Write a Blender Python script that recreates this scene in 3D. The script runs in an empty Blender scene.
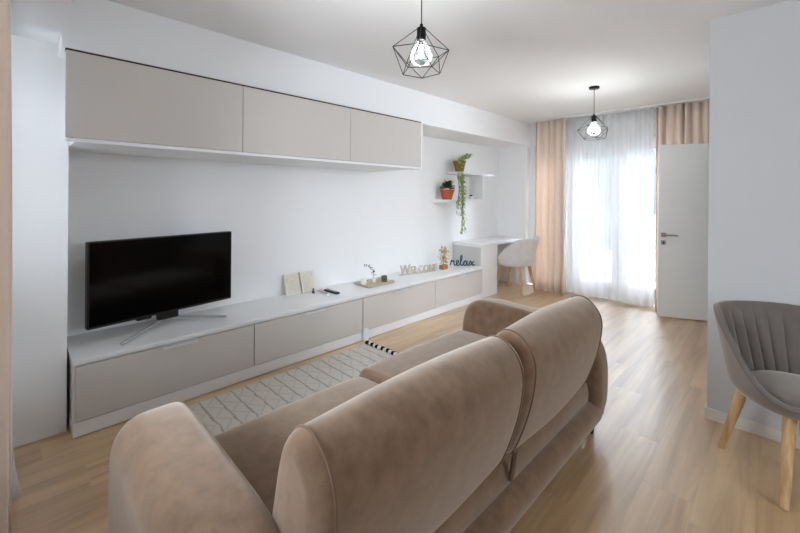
import bpy, bmesh, math, random
from mathutils import Vector, Matrix
random.seed(7)
PI = math.pi
sc = bpy.context.scene
COL = sc.collection

# ------------------------------------------------------------------ camera
YAW, ROLL, FPX, V0 = 0.780, 0.008, 386.08, 194.61
cam_d = bpy.data.cameras.new('camera')
cam_d.sensor_width = 36.0
cam_d.lens = FPX / 800 * 36.0
cam_d.shift_y = -(266.5 - V0) / 800
cam_d.clip_start = 0.02
cam = bpy.data.objects.new('camera', cam_d)
COL.objects.link(cam)
fwd = Vector((-math.sin(YAW), math.cos(YAW), 0))
rgt = Vector((math.cos(YAW), math.sin(YAW), 0))
up = Vector((0, 0, 1))
r3 = rgt * math.cos(ROLL) + up * math.sin(ROLL)
u3 = up * math.cos(ROLL) - rgt * math.sin(ROLL)
M = Matrix((r3, u3, -fwd)).transposed().to_4x4()
M.translation = Vector((0, 0, 1.4))
cam.matrix_world = M
sc.camera = cam

# ------------------------------------------------------------------ world, daylight, exposure
w = bpy.data.worlds.new('sky')
sc.world = w
w.use_nodes = True
bg = w.node_tree.nodes['Background']
bg.inputs['Color'].default_value = (0.80, 0.90, 1.0, 1)
bg.inputs['Strength'].default_value = 8.0
# overcast sky: about twice as bright overhead as at the horizon
wt = w.node_tree
_tc = wt.nodes.new('ShaderNodeTexCoord'); _sp = wt.nodes.new('ShaderNodeSeparateXYZ'); _rp = wt.nodes.new('ShaderNodeValToRGB')
wt.links.new(_tc.outputs['Generated'], _sp.inputs[0]); wt.links.new(_sp.outputs['Z'], _rp.inputs['Fac']); wt.links.new(_rp.outputs['Color'], bg.inputs['Color'])
_rp.color_ramp.elements[0].color = (0.63, 0.69, 0.765, 1); _rp.color_ramp.elements[1].color = (1.31, 1.46, 1.63, 1)

def area(name, loc, rot, sx, sy, power, color, portal=False):
    d = bpy.data.lights.new(name, 'AREA')
    d.shape = 'RECTANGLE'; d.size = sx; d.size_y = sy
    d.energy = power; d.color = color
    if portal: d.cycles.is_portal = True
    o = bpy.data.objects.new(name, d); COL.objects.link(o)
    o.location = loc; o.rotation_euler = rot
    return o
# sky portals: far balcony door, rear window, and windows added for fill light
area('far_window_sky', (-1.73, 5.93, 1.10), (-PI/2, 0, 0), 2.24, 2.12, 1, (1, 1, 1), portal=True)

area('rear_window_sky', (-1.32, -.45, 1.55), (PI/2, 0, 0), .9, 1.2, 1, (1, 1, 1), portal=True)
area('rear_window_sky', (-2.62, -.45, 1.55), (PI/2, 0, 0), .20, 1.2, 1, (1, 1, 1), portal=True)  # portal of the narrow rear window added to light the pier
area('added_side_window_sky', (-.19, 3.70, 1.65), (0, PI/2, 0), 1.0, .70, 1, (1, 1, 1), portal=True)
area('added_dining_window_sky', (2.72, 1.45, 1.85), (0, PI/2, 0), .8, 1.2, 1, (1, 1, 1), portal=True)

vs = sc.view_settings
vs.view_transform = 'Standard'; vs.look = 'None'; vs.gamma = 1.0; vs.use_curve_mapping = False
vs.exposure = 1.37
sc.cycles.max_bounces = 10
sc.cycles.diffuse_bounces = 6
sc.cycles.transparent_max_bounces = 16
sc.cycles.sample_clamp_indirect = 6.0

# ------------------------------------------------------------------ materials
def lin(c):
    return tuple(((v/255)/12.92 if v/255 <= .04045 else ((v/255+.055)/1.055)**2.4) for v in c) + (1,)
def mat(name, col, rough=.5, spec=.5, metal=0, sheen=0, noise=0, nscale=6, bump=0, bscale=60, stretch=(1,1,1), tint=None, rnd=0):
    m = bpy.data.materials.new(name); m.use_nodes = True
    n = m.node_tree.nodes; l = m.node_tree.links
    b = n['Principled BSDF']
    c = lin(col)
    b.inputs['Base Color'].default_value = c
    b.inputs['Roughness'].default_value = rough
    b.inputs['Specular IOR Level'].default_value = spec
    b.inputs['Metallic'].default_value = metal
    if sheen:
        b.inputs['Sheen Weight'].default_value = sheen
        b.inputs['Sheen Roughness'].default_value = .5
        b.inputs['Sheen Tint'].default_value = (.95, .86, .76, 1)
    if noise or bump:
        tc = n.new('ShaderNodeTexCoord'); mp = n.new('ShaderNodeMapping')
        mp.inputs['Scale'].default_value = stretch
        l.new(tc.outputs['Object'], mp.inputs['Vector'])
    if noise:
        t = n.new('ShaderNodeTexNoise'); t.inputs['Scale'].default_value = nscale
        t.inputs['Detail'].default_value = 5; t.inputs['Roughness'].default_value = .6
        l.new(mp.outputs[0], t.inputs['Vector'])
        r = n.new('ShaderNodeValToRGB')
        d = lin(tint) if tint else tuple(x*(1-noise) for x in c[:3]) + (1,)
        r.color_ramp.elements[0].position = .3; r.color_ramp.elements[1].position = .7
        r.color_ramp.elements[0].color = d; r.color_ramp.elements[1].color = c
        l.new(t.outputs['Fac'], r.inputs['Fac']); l.new(r.outputs['Color'], b.inputs['Base Color'])
    if bump:
        t2 = n.new('ShaderNodeTexNoise'); t2.inputs['Scale'].default_value = bscale; t2.inputs['Detail'].default_value = 3
        l.new(mp.outputs[0], t2.inputs['Vector'])
        bp = n.new('ShaderNodeBump'); bp.inputs['Strength'].default_value = bump; bp.inputs['Distance'].default_value = .01
        l.new(t2.outputs['Fac'], bp.inputs['Height']); l.new(bp.outputs['Normal'], b.inputs['Normal'])
    return m

def oak(name, dark, light, sx=.7, sy=14, rough=.4, spec=.5, axis='y', coat=0):
    m = bpy.data.materials.new(name); m.use_nodes = True
    n = m.node_tree.nodes; l = m.node_tree.links; b = n['Principled BSDF']
    tc = n.new('ShaderNodeTexCoord'); oi = n.new('ShaderNodeObjectInfo')
    mul = n.new('ShaderNodeVectorMath'); mul.operation = 'SCALE'; mul.inputs[0].default_value = (37, 53, 19)
    l.new(oi.outputs['Random'], mul.inputs['Scale'])
    add = n.new('ShaderNodeVectorMath'); l.new(tc.outputs['Object'], add.inputs[0]); l.new(mul.outputs[0], add.inputs[1])
    mp = n.new('ShaderNodeMapping'); l.new(add.outputs[0], mp.inputs['Vector'])
    mp.inputs['Scale'].default_value = (sy, sx, sy) if axis == 'y' else (sy, sy, sx)
    t = n.new('ShaderNodeTexNoise'); t.inputs['Scale'].default_value = 1.0; t.inputs['Detail'].default_value = 6
    t.inputs['Roughness'].default_value = .6; t.inputs['Distortion'].default_value = .6
    l.new(mp.outputs[0], t.inputs['Vector'])
    r = n.new('ShaderNodeValToRGB')
    r.color_ramp.elements[0].position = .32; r.color_ramp.elements[1].position = .66
    r.color_ramp.elements[0].color = lin(dark); r.color_ramp.elements[1].color = lin(light)
    l.new(t.outputs['Fac'], r.inputs['Fac'])
    mx = n.new('ShaderNodeHueSaturation'); l.new(r.outputs['Color'], mx.inputs['Color'])
    mr = n.new('ShaderNodeMapRange'); mr.inputs['To Min'].default_value = .97; mr.inputs['To Max'].default_value = 1.03
    l.new(oi.outputs['Random'], mr.inputs['Value']); l.new(mr.outputs[0], mx.inputs['Value'])
    l.new(mx.outputs['Color'], b.inputs['Base Color'])
    b.inputs['Roughness'].default_value = rough; b.inputs['Specular IOR Level'].default_value = spec
    b.inputs['Coat Weight'].default_value = coat; b.inputs['Coat Roughness'].default_value = .33; b.inputs['Coat IOR'].default_value = 1.95
    bp = n.new('ShaderNodeBump'); bp.inputs['Strength'].default_value = .08; bp.inputs['Distance'].default_value = .004
    l.new(t.outputs['Fac'], bp.inputs['Height']); l.new(bp.outputs['Normal'], b.inputs['Normal'])
    return m

def cloth(name, col, transl, transp=0.0, weave=0, tcol=None):
    m = bpy.data.materials.new(name); m.use_nodes = True
    n = m.node_tree.nodes; l = m.node_tree.links
    n.remove(n['Principled BSDF']); out = n['Material Output']
    c = lin(col)
    d = n.new('ShaderNodeBsdfDiffuse'); d.inputs['Color'].default_value = c
    t = n.new('ShaderNodeBsdfTranslucent'); t.inputs['Color'].default_value = lin(tcol) if tcol else c
    mx = n.new('ShaderNodeMixShader'); mx.inputs['Fac'].default_value = transl
    l.new(d.outputs[0], mx.inputs[1]); l.new(t.outputs[0], mx.inputs[2])
    last = mx
    if weave:
        tc = n.new('ShaderNodeTexCoord'); wv = n.new('ShaderNodeTexNoise'); wv.inputs['Scale'].default_value = 180
        l.new(tc.outputs['Object'], wv.inputs['Vector'])
        bp = n.new('ShaderNodeBump'); bp.inputs['Strength'].default_value = weave; bp.inputs['Distance'].default_value = .002
        l.new(wv.outputs['Fac'], bp.inputs['Height'])
        l.new(bp.outputs[0], d.inputs['Normal'])
    if transp:
        tr = n.new('ShaderNodeBsdfTransparent')
        m2 = n.new('ShaderNodeMixShader'); m2.inputs['Fac'].default_value = transp
        l.new(mx.outputs[0], m2.inputs[1]); l.new(tr.outputs[0], m2.inputs[2]); last = m2
    l.new(last.outputs[0], out.inputs['Surface'])
    return m

def glass(name, col=(255, 255, 255), rough=.02, haze=0):
    m = bpy.data.materials.new(name); m.use_nodes = True
    n = m.node_tree.nodes; l = m.node_tree.links
    n.remove(n['Principled BSDF']); out = n['Material Output']
    tr = n.new('ShaderNodeBsdfTransparent'); tr.inputs['Color'].default_value = lin(col)
    gl = n.new('ShaderNodeBsdfGlossy'); gl.inputs['Roughness'].default_value = rough
    lw = n.new('ShaderNodeFresnel'); lw.inputs['IOR'].default_value = 1.45
    mx = n.new('ShaderNodeMixShader'); l.new(lw.outputs[0], mx.inputs['Fac'])
    l.new(tr.outputs[0], mx.inputs[1]); l.new(gl.outputs[0], mx.inputs[2])
    last = mx
    if haze:
        tl = n.new('ShaderNodeBsdfTranslucent'); tl.inputs['Color'].default_value = lin((235, 242, 246))
        m2 = n.new('ShaderNodeMixShader'); m2.inputs['Fac'].default_value = haze
        l.new(mx.outputs[0], m2.inputs[1]); l.new(tl.outputs[0], m2.inputs[2]); last = m2
    l.new(last.outputs[0], out.inputs['Surface'])
    return m

def emit(name, col, s):
    m = bpy.data.materials.new(name); m.use_nodes = True
    b = m.node_tree.nodes['Principled BSDF']
    b.inputs['Base Color'].default_value = lin(col); b.inputs['Emission Color'].default_value = lin(col)
    b.inputs['Emission Strength'].default_value = s
    return m

MT = {
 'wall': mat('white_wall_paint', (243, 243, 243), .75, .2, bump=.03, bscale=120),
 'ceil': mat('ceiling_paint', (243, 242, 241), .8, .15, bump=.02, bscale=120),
 'wall_shade': mat('shaded_wall_paint', (204, 204, 204), .75, .2, bump=.03, bscale=120),  # white wall paint with the partition's shade put into the colour
 'white': mat('white_melamine', (238, 238, 238), .35, .4, noise=.02, nscale=3),
 'greige': mat('greige_front', (208, 202, 196), .55, .3, noise=.03, nscale=2.5),
 'panel': mat('shaded_white_panel', (206, 206, 201), .5, .3, noise=.02),  # white desk side, darkened in its colour to stand for shade
 'gap': mat('dark_gap', (60, 52, 46), .8, .2, noise=.1),
 'door': mat('door_lacquer', (245, 245, 243), .4, .4, noise=.01),
 'skirt': mat('skirting', (222, 216, 208), .5, .3, noise=.02),
 'floor': oak('oak_floor', (168, 128, 84), (214, 180, 134), .8, 11, .40, .6, coat=1.0),
 'screed': mat('floor_joint', (152, 122, 90), .8, .2, noise=.1),
 'oak': oak('oak_leg', (186, 146, 100), (222, 188, 140), 2, 30, .45, .4, axis='z'),
 'velvet': mat('taupe_velvet', (130, 103, 81), .9, .1, sheen=.85, noise=.25, nscale=17, bump=.10, bscale=300, tint=(104, 79, 59)),
 'velvet_dark': mat('taupe_velvet_piping', (116, 90, 71), .9, .1, sheen=.5, noise=.15),
 'gvelvet': mat('grey_velvet', (112, 104, 98), .8, .2, sheen=.6, noise=.15, nscale=7, bump=.05, bscale=300),
 'gvelvet_lit': mat('lit_grey_velvet', (228, 227, 226), .8, .2, sheen=.6, noise=.12, nscale=7, bump=.05, bscale=300),  # same grey velvet, window light put into its colour
 'black': mat('black_plastic', (14, 14, 15), .35, .4, noise=.05),
 'leg': mat('dark_leg', (32, 26, 22), .4, .4, noise=.1),
 'screen': mat('tv_screen', (5, 5, 6), .10, .25, noise=.03),
 'steel': mat('brushed_steel', (190, 190, 190), .28, .5, metal=1, noise=.05, nscale=40),
 'alu': mat('pale_aluminium', (226, 226, 224), .4, .5, noise=.05),
 'bmetal': mat('black_metal', (26, 25, 25), .4, .4, metal=.6, noise=.05),
 'peach': cloth('peach_curtain', (247, 232, 220), .30, 0, .2, (255, 246, 236)),
 'sheer': cloth('white_sheer', (248, 249, 250), .28, .46),
 'frame': mat('window_frame', (232, 234, 236), .4, .4, noise=.01),
 'glass': glass('window_glass'),
 'bulb': glass('smoky_bulb_glass', (205, 214, 219), rough=.2, haze=0),
 'glow': emit('lit_filament', (255, 250, 240), 1.6),
 'terra': mat('terracotta', (186, 96, 62), .8, .2, noise=.15, nscale=30),
 'brass': mat('aged_brass', (150, 118, 52), .4, .5, metal=.5, noise=.35, nscale=25),
 'soil': mat('soil', (52, 40, 30), .95, .1, noise=.3, nscale=60, bump=.3),
 'leafd': mat('dark_leaf', (52, 84, 38), .5, .4, noise=.35, nscale=20),
 'leafl': mat('pale_leaf', (176, 192, 122), .55, .35, noise=.35, nscale=14, tint=(126, 150, 78)),
 'stem': mat('stem', (120, 128, 70), .7, .2, noise=.2),
 'wood': mat('warm_wood', (178, 120, 66), .55, .3, noise=.25, nscale=20, stretch=(1, 6, 6)),
 'tray': mat('pale_wood_tray', (200, 184, 160), .55, .3, noise=.2, nscale=15, stretch=(6, 1, 6)),
 'gold': mat('dried_gold_leaf', (214, 192, 142), .6, .3, noise=.25, nscale=20),
 'cream': mat('cream_card', (226, 222, 208), .7, .2, noise=.04, nscale=8),
 'navy': mat('slate_blue_metal', (52, 70, 88), .5, .4, noise=.1),
 'wash': mat('whitewashed_wood', (206, 196, 184), .7, .2, noise=.12, nscale=20),
 'greenc': mat('olive_candle', (92, 92, 72), .6, .3, noise=.2, nscale=20),
 'wglass': mat('white_wax', (236, 232, 226), .4, .4, noise=.02),
 'pink': mat('dusty_pink', (214, 178, 170), .6, .3, noise=.1),
 'brown': mat('dark_brown', (96, 62, 54), .5, .3, noise=.1),
 'tassel_b': mat('black_yarn', (40, 40, 42), .95, .1, noise=.3, nscale=60),
 'tassel_w': mat('white_yarn', (226, 224, 218), .95, .1, noise=.15, nscale=60),
 'concrete': mat('pale_paving', (104, 103, 100), .8, .2, noise=.1, nscale=2),
 'hedge': mat('pale_hedge', (58, 72, 46), .8, .1, noise=.4, nscale=2),
 'render': mat('pale_render', (84, 88, 92), .8, .1, noise=.05, nscale=1),
 'rail': mat('grey_rail', (110, 114, 118), .5, .3, noise=.05),
}

def rug_material():
    m = bpy.data.materials.new('woven_rug'); m.use_nodes = True
    n = m.node_tree.nodes; l = m.node_tree.links; b = n['Principled BSDF']
    geo = n.new('ShaderNodeTexCoord'); sp = n.new('ShaderNodeSeparateXYZ')
    l.new(geo.outputs['Object'], sp.inputs[0])
    def math_(op, a, c=None, v=None):
        k = n.new('ShaderNodeMath'); k.operation = op
        l.new(a, k.inputs[0])
        if c is not None: l.new(c, k.inputs[1])
        if v is not None: k.inputs[1].default_value = v
        return k.outputs[0]
    # stripes across the rug every 11 cm, slightly wavering
    nz = n.new('ShaderNodeTexNoise'); nz.inputs['Scale'].default_value = 16
    l.new(geo.outputs['Object'], nz.inputs['Vector'])
    wob = math_('MULTIPLY', nz.outputs['Fac'], v=.03)
    yy = math_('ADD', sp.outputs['Y'], wob)
    s = math_('FRACT', math_('DIVIDE', yy, v=.105))
    stripe = math_('LESS_THAN', s, v=.14)
    # zigzag chain between the stripes
    z = math_('ABSOLUTE', math_('SUBTRACT', math_('FRACT', math_('DIVIDE', sp.outputs['X'], v=.16)), v=.5))
    zz = math_('ABSOLUTE', math_('SUBTRACT', s, math_('ADD', math_('MULTIPLY', z, v=1.3), v=.24)))
    zig = math_('LESS_THAN', zz, v=.07)
    f = math_('MAXIMUM', math_('MULTIPLY', stripe, v=1.0), math_('MULTIPLY', zig, v=.4))
    f2 = math_('MULTIPLY', f, math_('ADD', nz.outputs['Fac'], v=.15))
    mx = n.new('ShaderNodeMix'); mx.data_type = 'RGBA'
    l.new(f2, mx.inputs['Factor'])
    mx.inputs['A'].default_value = lin((214, 208, 196)); mx.inputs['B'].default_value = lin((150, 148, 144))
    l.new(mx.outputs['Result'], b.inputs['Base Color'])
    b.inputs['Roughness'].default_value = .95; b.inputs['Specular IOR Level'].default_value = .1
    n2 = n.new('ShaderNodeTexNoise'); n2.inputs['Scale'].default_value = 220
    l.new(geo.outputs['Object'], n2.inputs['Vector'])
    bp = n.new('ShaderNodeBump'); bp.inputs['Strength'].default_value = .5; bp.inputs['Distance'].default_value = .01
    l.new(n2.outputs['Fac'], bp.inputs['Height']); l.new(bp.outputs[0], b.inputs['Normal'])
    return m
MT['rug'] = rug_material()

def print_material():
    m = bpy.data.materials.new('faint_line_drawing'); m.use_nodes = True
    n = m.node_tree.nodes; l = m.node_tree.links; b = n['Principled BSDF']
    tc = n.new('ShaderNodeTexCoord'); v = n.new('ShaderNodeTexNoise'); v.inputs['Scale'].default_value = 45
    oi = n.new('ShaderNodeObjectInfo'); ad = n.new('ShaderNodeVectorMath')
    l.new(tc.outputs['Object'], ad.inputs[0]); l.new(oi.outputs['Random'], ad.inputs[1]); l.new(ad.outputs[0], v.inputs['Vector'])
    r = n.new('ShaderNodeValToRGB'); e = r.color_ramp.elements
    e[0].position = .42; e[0].color = lin((222, 216, 198)); e[1].position = .62; e[1].color = lin((210, 203, 186))
    l.new(v.outputs['Fac'], r.inputs['Fac']); l.new(r.outputs[0], b.inputs['Base Color'])
    b.inputs['Roughness'].default_value = .7
    return m
MT['print'] = print_material()

# ------------------------------------------------------------------ geometry helpers
def thing(name, label, cat, loc=(0, 0, 0), rz=0, group=None, kind=None):
    o = bpy.data.objects.new(name, None); COL.objects.link(o)
    o.empty_display_size = .1
    o.location = loc; o.rotation_euler = (0, 0, rz)
    if label: o['label'] = label
    if cat: o['category'] = cat
    if group: o['group'] = group
    if kind: o['kind'] = kind
    return o
def tag(o, label, cat=None, group=None, kind=None):
    o['label'] = label
    if cat: o['category'] = cat
    if group: o['group'] = group
    if kind: o['kind'] = kind
    return o
def root_of(p):
    while p.parent: p = p.parent
    return p
def obj(name, bm, m, parent=None, smooth=False, local=False, origin=None, angle=40):
    """one mesh object; bm in world coords unless local (then in the thing's own frame)"""
    me = bpy.data.meshes.new(name)
    bmesh.ops.recalc_face_normals(bm, faces=bm.faces)
    off = Vector((0, 0, 0))
    if not local:
        if parent is not None: off = root_of(parent).location.copy()
        elif origin is not None: off = Vector(origin)
        else:
            xs = [v.co for v in bm.verts]
            off = Vector(((min(c.x for c in xs)+max(c.x for c in xs))/2, (min(c.y for c in xs)+max(c.y for c in xs))/2, min(c.z for c in xs)))
    for v in bm.verts: v.co -= off
    bm.to_mesh(me); bm.free()
    if smooth:
        for p in me.polygons: p.use_smooth = True
        try: me.set_sharp_from_angle(angle=math.radians(angle))
        except Exception: pass
    o = bpy.data.objects.new(name, me); COL.objects.link(o)
    if m: me.materials.append(MT[m] if isinstance(m, str) else m)
    if parent is not None: o.parent = parent
    else: o.location = off
    return o
def box(x0, x1, y0, y1, z0, z1, bev=0, seg=2, bm=None):
    own = bm is None
    if own: bm = bmesh.new()
    r = bmesh.ops.create_cube(bm, size=1)
    for v in r['verts']:
        v.co = Vector(((x0+x1)/2+v.co.x*(x1-x0), (y0+y1)/2+v.co.y*(y1-y0), (z0+z1)/2+v.co.z*(z1-z0)))
    if bev:
        es = list({e for v in r['verts'] for e in v.link_edges})
        bmesh.ops.bevel(bm, geom=es, offset=bev, segments=seg, profile=.5, affect='EDGES')
    return bm
def tube(bm, pts, r, n=8, r2=None, closed=False, cap=True):
    pts = [Vector(p) for p in pts]; N = len(pts); rings = []
    prev = None
    for i, p in enumerate(pts):
        if closed: t = pts[(i+1) % N]-pts[i-1]
        elif i == 0: t = pts[1]-pts[0]
        elif i == N-1: t = pts[-1]-pts[-2]
        else: t = pts[i+1]-pts[i-1]
        if t.length < 1e-9: t = Vector((0, 0, 1))
        t.normalize()
        if prev is None:
            a = Vector((0, 0, 1)) if abs(t.z) < .9 else Vector((1, 0, 0))
            u_ = t.cross(a).normalized()
        else:
            u_ = (prev - t*prev.dot(t))
            u_ = u_.normalized() if u_.length > 1e-6 else t.orthogonal().normalized()
        prev = u_; v_ = t.cross(u_)
        rr = r if r2 is None else r+(r2-r)*i/(N-1)
        rings.append([bm.verts.new(p+(u_*math.cos(2*PI*k/n)+v_*math.sin(2*PI*k/n))*rr) for k in range(n)])
    for i in range(N if closed else N-1):
        a, b = rings[i], rings[(i+1) % N]
        for k in range(n): bm.faces.new((a[k], a[(k+1) % n], b[(k+1) % n], b[k]))
    if cap and not closed:
        bm.faces.new(rings[0][::-1]); bm.faces.new(rings[-1])
    return bm
def lathe(prof, n=20, c=(0, 0, 0), bm=None):
    bm = bm or bmesh.new(); c = Vector(c); rings = []
    for r, z in prof:
        if r < 1e-6: rings.append([bm.verts.new(c+Vector((0, 0, z)))])
        else: rings.append([bm.verts.new(c+Vector((r*math.cos(2*PI*k/n), r*math.sin(2*PI*k/n), z))) for k in range(n)])
    for a, b in zip(rings, rings[1:]):
        for k in range(n):
            if len(a) == 1 and len(b) == 1: continue
            if len(a) == 1: bm.faces.new((a[0], b[(k+1) % n], b[k]))
            elif len(b) == 1: bm.faces.new((a[k], a[(k+1) % n], b[0]))
            else: bm.faces.new((a[k], a[(k+1) % n], b[(k+1) % n], b[k]))
    return bm
def smooth_loop(pts, sub=6, closed=True):
    P = [Vector(p) for p in pts]; N = len(P); out = []
    rng = range(N) if closed else range(N-1)
    for i in rng:
        g = lambda k: P[k % N] if closed else P[max(0, min(N-1, k))]
        p0, p1, p2, p3 = g(i-1), g(i), g(i+1), g(i+2)
        for s in range(sub):
            t = s/sub
            out.append(.5*((2*p1)+(p2-p0)*t+(2*p0-5*p1+4*p2-p3)*t*t+(3*p1-p0-3*p2+p3)*t**3))
    if not closed: out.append(P[-1])
    return out
def slab_from_profile(prof, y0, y1, rnd=.05, nseg=5, mid=6, bulge=0.0, rnd2=None):
    """closed XZ profile swept along Y, its ends rounded off; a soft cushion or arm"""
    bm = bmesh.new(); prof = [Vector((p[0], 0, p[1])) for p in prof]
    cx = sum(p.x for p in prof)/len(prof); cz = sum(p.z for p in prof)/len(prof)
    re = rnd if rnd2 is None else rnd2
    stations = [(y0+rnd*(1-math.cos(PI/2*k/nseg)), rnd*(1-math.sin(PI/2*k/nseg))) for k in range(nseg+1)]
    for k in range(1, mid):
        t = k/mid; stations.append((y0+rnd+(y1-y0-rnd-re)*t, -bulge*math.sin(PI*t)))
    stations += [(y1-re*(1-math.cos(PI/2*k/nseg)), re*(1-math.sin(PI/2*k/nseg))) for k in range(nseg, -1, -1)]
    N = len(prof); rings = []
    nor = []
    for i in range(N):
        t = prof[(i+1) % N]-prof[i-1]; nn = Vector((t.z, 0, -t.x)).normalized()
        if nn.dot(prof[i]-Vector((cx, 0, cz))) < 0: nn = -nn
        nor.append(nn)
    for y, ins in stations:
        rings.append([bm.verts.new(Vector((p.x, y, p.z))-nor[i]*ins) for i, p in enumerate(prof)])
    for a, b in zip(rings, rings[1:]):
        for k in range(N): bm.faces.new((a[k], a[(k+1) % N], b[(k+1) % N], b[k]))
    for rg in (rings[0], rings[-1]):
        c = bm.verts.new((cx, rg[0].co.y, cz))
        for k in range(N): bm.faces.new((rg[k], rg[(k+1) % N], c))
    return bm
def grid_mesh(fn, nu, nv, closed_u=False):
    bm = bmesh.new()
    V = [[bm.verts.new(fn(i/(nu if closed_u else nu-1), j/(nv-1))) for j in range(nv)] for i in range(nu)]
    for i in range(nu if closed_u else nu-1):
        for j in range(nv-1):
            a = V[i]; b = V[(i+1) % nu]
            bm.faces.new((a[j], b[j], b[j+1], a[j+1]))
    return bm
def solid(o, t, off=-1):
    md = o.modifiers.new('thickness', 'SOLIDIFY'); md.thickness = t; md.offset = off
    return o

# ------------------------------------------------------------------ room dimensions
XW, YB, YF, XR, CEIL = -3.353, -0.35, 5.72, 2.60, 2.521
YP, XP = 3.113, -0.33
XBEAM, ZBEAM = -2.80, 2.175
XN, YN = -2.97, 0.241
T = .15

# floor and its planks (running towards the window)
fl = obj('floor', box(XW-.02, XR+.02, YB-.02, YF+.10, -.10, -.012), 'screed')
tag(fl, 'warm oak laminate floor laid towards the balcony door', kind='structure')
PW, PL = .205, 1.36
cache = {}
x = XW; row = 0
while x < XR-.01:
    x1 = min(x+PW, XR)
    y = YB-PL*random.random()
    while y < YF+.08:
        y0 = max(y, YB); y1 = min(y+PL, YF+.08)
        if y1-y0 > .05 and not (x > XP and y0 > YP+.1):
            key = (round(x1-x, 3), round(y1-y0, 3))
            if key not in cache:
                hx, hy = (x1-x)/2-.00015, (y1-y0)/2-.00015
                b = bmesh.new(); box(-hx, hx, -hy, hy, -.012, 0, bm=b)
                top = [e for e in b.edges if all(v.co.z > -.001 for v in e.verts)]
                bmesh.ops.bevel(b, geom=top, offset=.0002, segments=1, affect='EDGES')
                me = bpy.data.meshes.new('plank'); b.to_mesh(me); b.free(); me.materials.append(MT['floor'])
                cache[key] = me
            p = bpy.data.objects.new('plank', cache[key]); COL.objects.link(p)
            p.parent = fl
            p.location = Vector(((x+x1)/2, (y0+y1)/2, 0))-fl.location
        y += PL
    x += PW; row += 1

b = bmesh.new(); box(XW-T, XR+T, YB-T, YP+.12, CEIL, CEIL+.15, bm=b); box(XW-T, XP+.12, YP+.12, YF+.25, CEIL, CEIL+.15, bm=b)
tag(obj('ceiling', b, 'ceil'), 'flat white ceiling', kind='structure')
tag(obj('wall_left', box(XW-T, XW, YB-T, YF+.25, -.10, CEIL), 'wall'), 'long white wall behind the television', kind='structure')
tag(obj('wall_left_pier', box(XW, XN, YB, YN, 0, CEIL-.27), 'wall'), 'white wall pier at the near end of the media unit', kind='structure')
# far wall around the balcony door opening
WX0, WX1, WZ = -2.87, -.60, 2.17
b = bmesh.new()
box(XW, WX0, YF, YF+.25, -.10, CEIL, bm=b); box(WX1, XP+.12, YF, YF+.25, -.10, CEIL, bm=b); box(WX0, WX1, YF, YF+.25, WZ, CEIL, bm=b)
tag(obj('wall_far', b, 'wall'), 'white far wall around the balcony door', kind='structure')
KY0, KY1, KZ0, KZ1 = .85, 2.05, 1.45, 2.25
b = bmesh.new()
box(XR, XR+T, YB-T, KY0, -.10, CEIL, bm=b); box(XR, XR+T, KY1, YP+.12, -.10, CEIL, bm=b)
box(XR, XR+T, KY0, KY1, -.10, KZ0, bm=b); box(XR, XR+T, KY0, KY1, KZ1, CEIL, bm=b)
tag(obj('wall_right', b, 'wall'), 'white outer wall of the dining side with an added fill window', kind='structure')
RW = [(-2.72, -2.52), (-1.77, -.87)]; RZ0, RZ1 = .95, 2.15
b = bmesh.new()
xa = XW-T
for r0, r1 in RW:
    box(xa, r0, YB-T, YB, -.10, CEIL, bm=b); box(r0, r1, YB-T, YB, -.10, RZ0, bm=b); box(r0, r1, YB-T, YB, RZ1, CEIL, bm=b); xa = r1
box(xa, XR+T, YB-T, YB, -.10, CEIL, bm=b)
tag(obj('wall_back', b, 'wall'), 'white rear wall with a window and a narrow added one', kind='structure')
# partition: front face and the side wall with a doorway
tag(obj('wall_partition', box(XP, XR, YP, YP+.12, 0, CEIL), 'wall_shade'), 'plain white partition wall behind the velvet chair, shade in its colour', kind='structure')
DY0, DY1, DZ = 4.86, 5.62, 2.03
QY0, QY1, QZ0, QZ1 = 3.35, 4.05, 1.15, 2.15  # unseen window opening, added to brighten the far end
b = bmesh.new()
box(XP, XP+.12, YP+.12, QY0, 0, CEIL, bm=b); box(XP, XP+.12, QY1, DY0, 0, CEIL, bm=b)
box(XP, XP+.12, QY0, QY1, 0, QZ0, bm=b); box(XP, XP+.12, QY0, QY1, QZ1, CEIL, bm=b)
box(XP, XP+.12, DY1, YF, 0, CEIL, bm=b); box(XP, XP+.12, DY0, DY1, DZ, CEIL, bm=b)
tag(obj('wall_passage', b, 'wall_shade'), 'white side wall with an added fill window, running to the open door', kind='structure')
wq = thing('added_window_3', 'white framed window added for fill light in the side wall behind the partition', None, (XP+.06, (QY0+QY1)/2, QZ0), kind='structure')
b = bmesh.new()
for q in (QY0, QY1-.05): box(XP+.04, XP+.09, q, q+.05, QZ0, QZ1, .004, 1, b)
box(XP+.04, XP+.09, QY0+.05, QY1-.05, QZ0, QZ0+.05, .004, 1, b); box(XP+.04, XP+.09, QY0+.05, QY1-.05, QZ1-.05, QZ1, .004, 1, b)
obj('frame', b, 'frame', wq)
obj('pane', box(XP+.061, XP+.069, QY0+.05, QY1-.05, QZ0+.05, QZ1-.05), 'glass', wq)
b = bmesh.new()                                                  # the small hall behind the open door
box(XP+.12, 1.0, DY0-.16, DY0-.06, 0, CEIL, bm=b); box(.9, 1.0, DY0-.06, YF+.1, 0, CEIL, bm=b); box(XP+.12, .9, YF, YF+.1, 0, CEIL, bm=b)
box(XP+.12, 1.0, DY0-.16, YF+.1, CEIL, CEIL+.1, bm=b); box(XP+.12, 1.0, DY0-.16, YF+.1, -.10, 0, bm=b)
tag(obj('wall_hall', b, 'wall_shade'), 'plain small hall beyond the open door', kind='structure')
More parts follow.
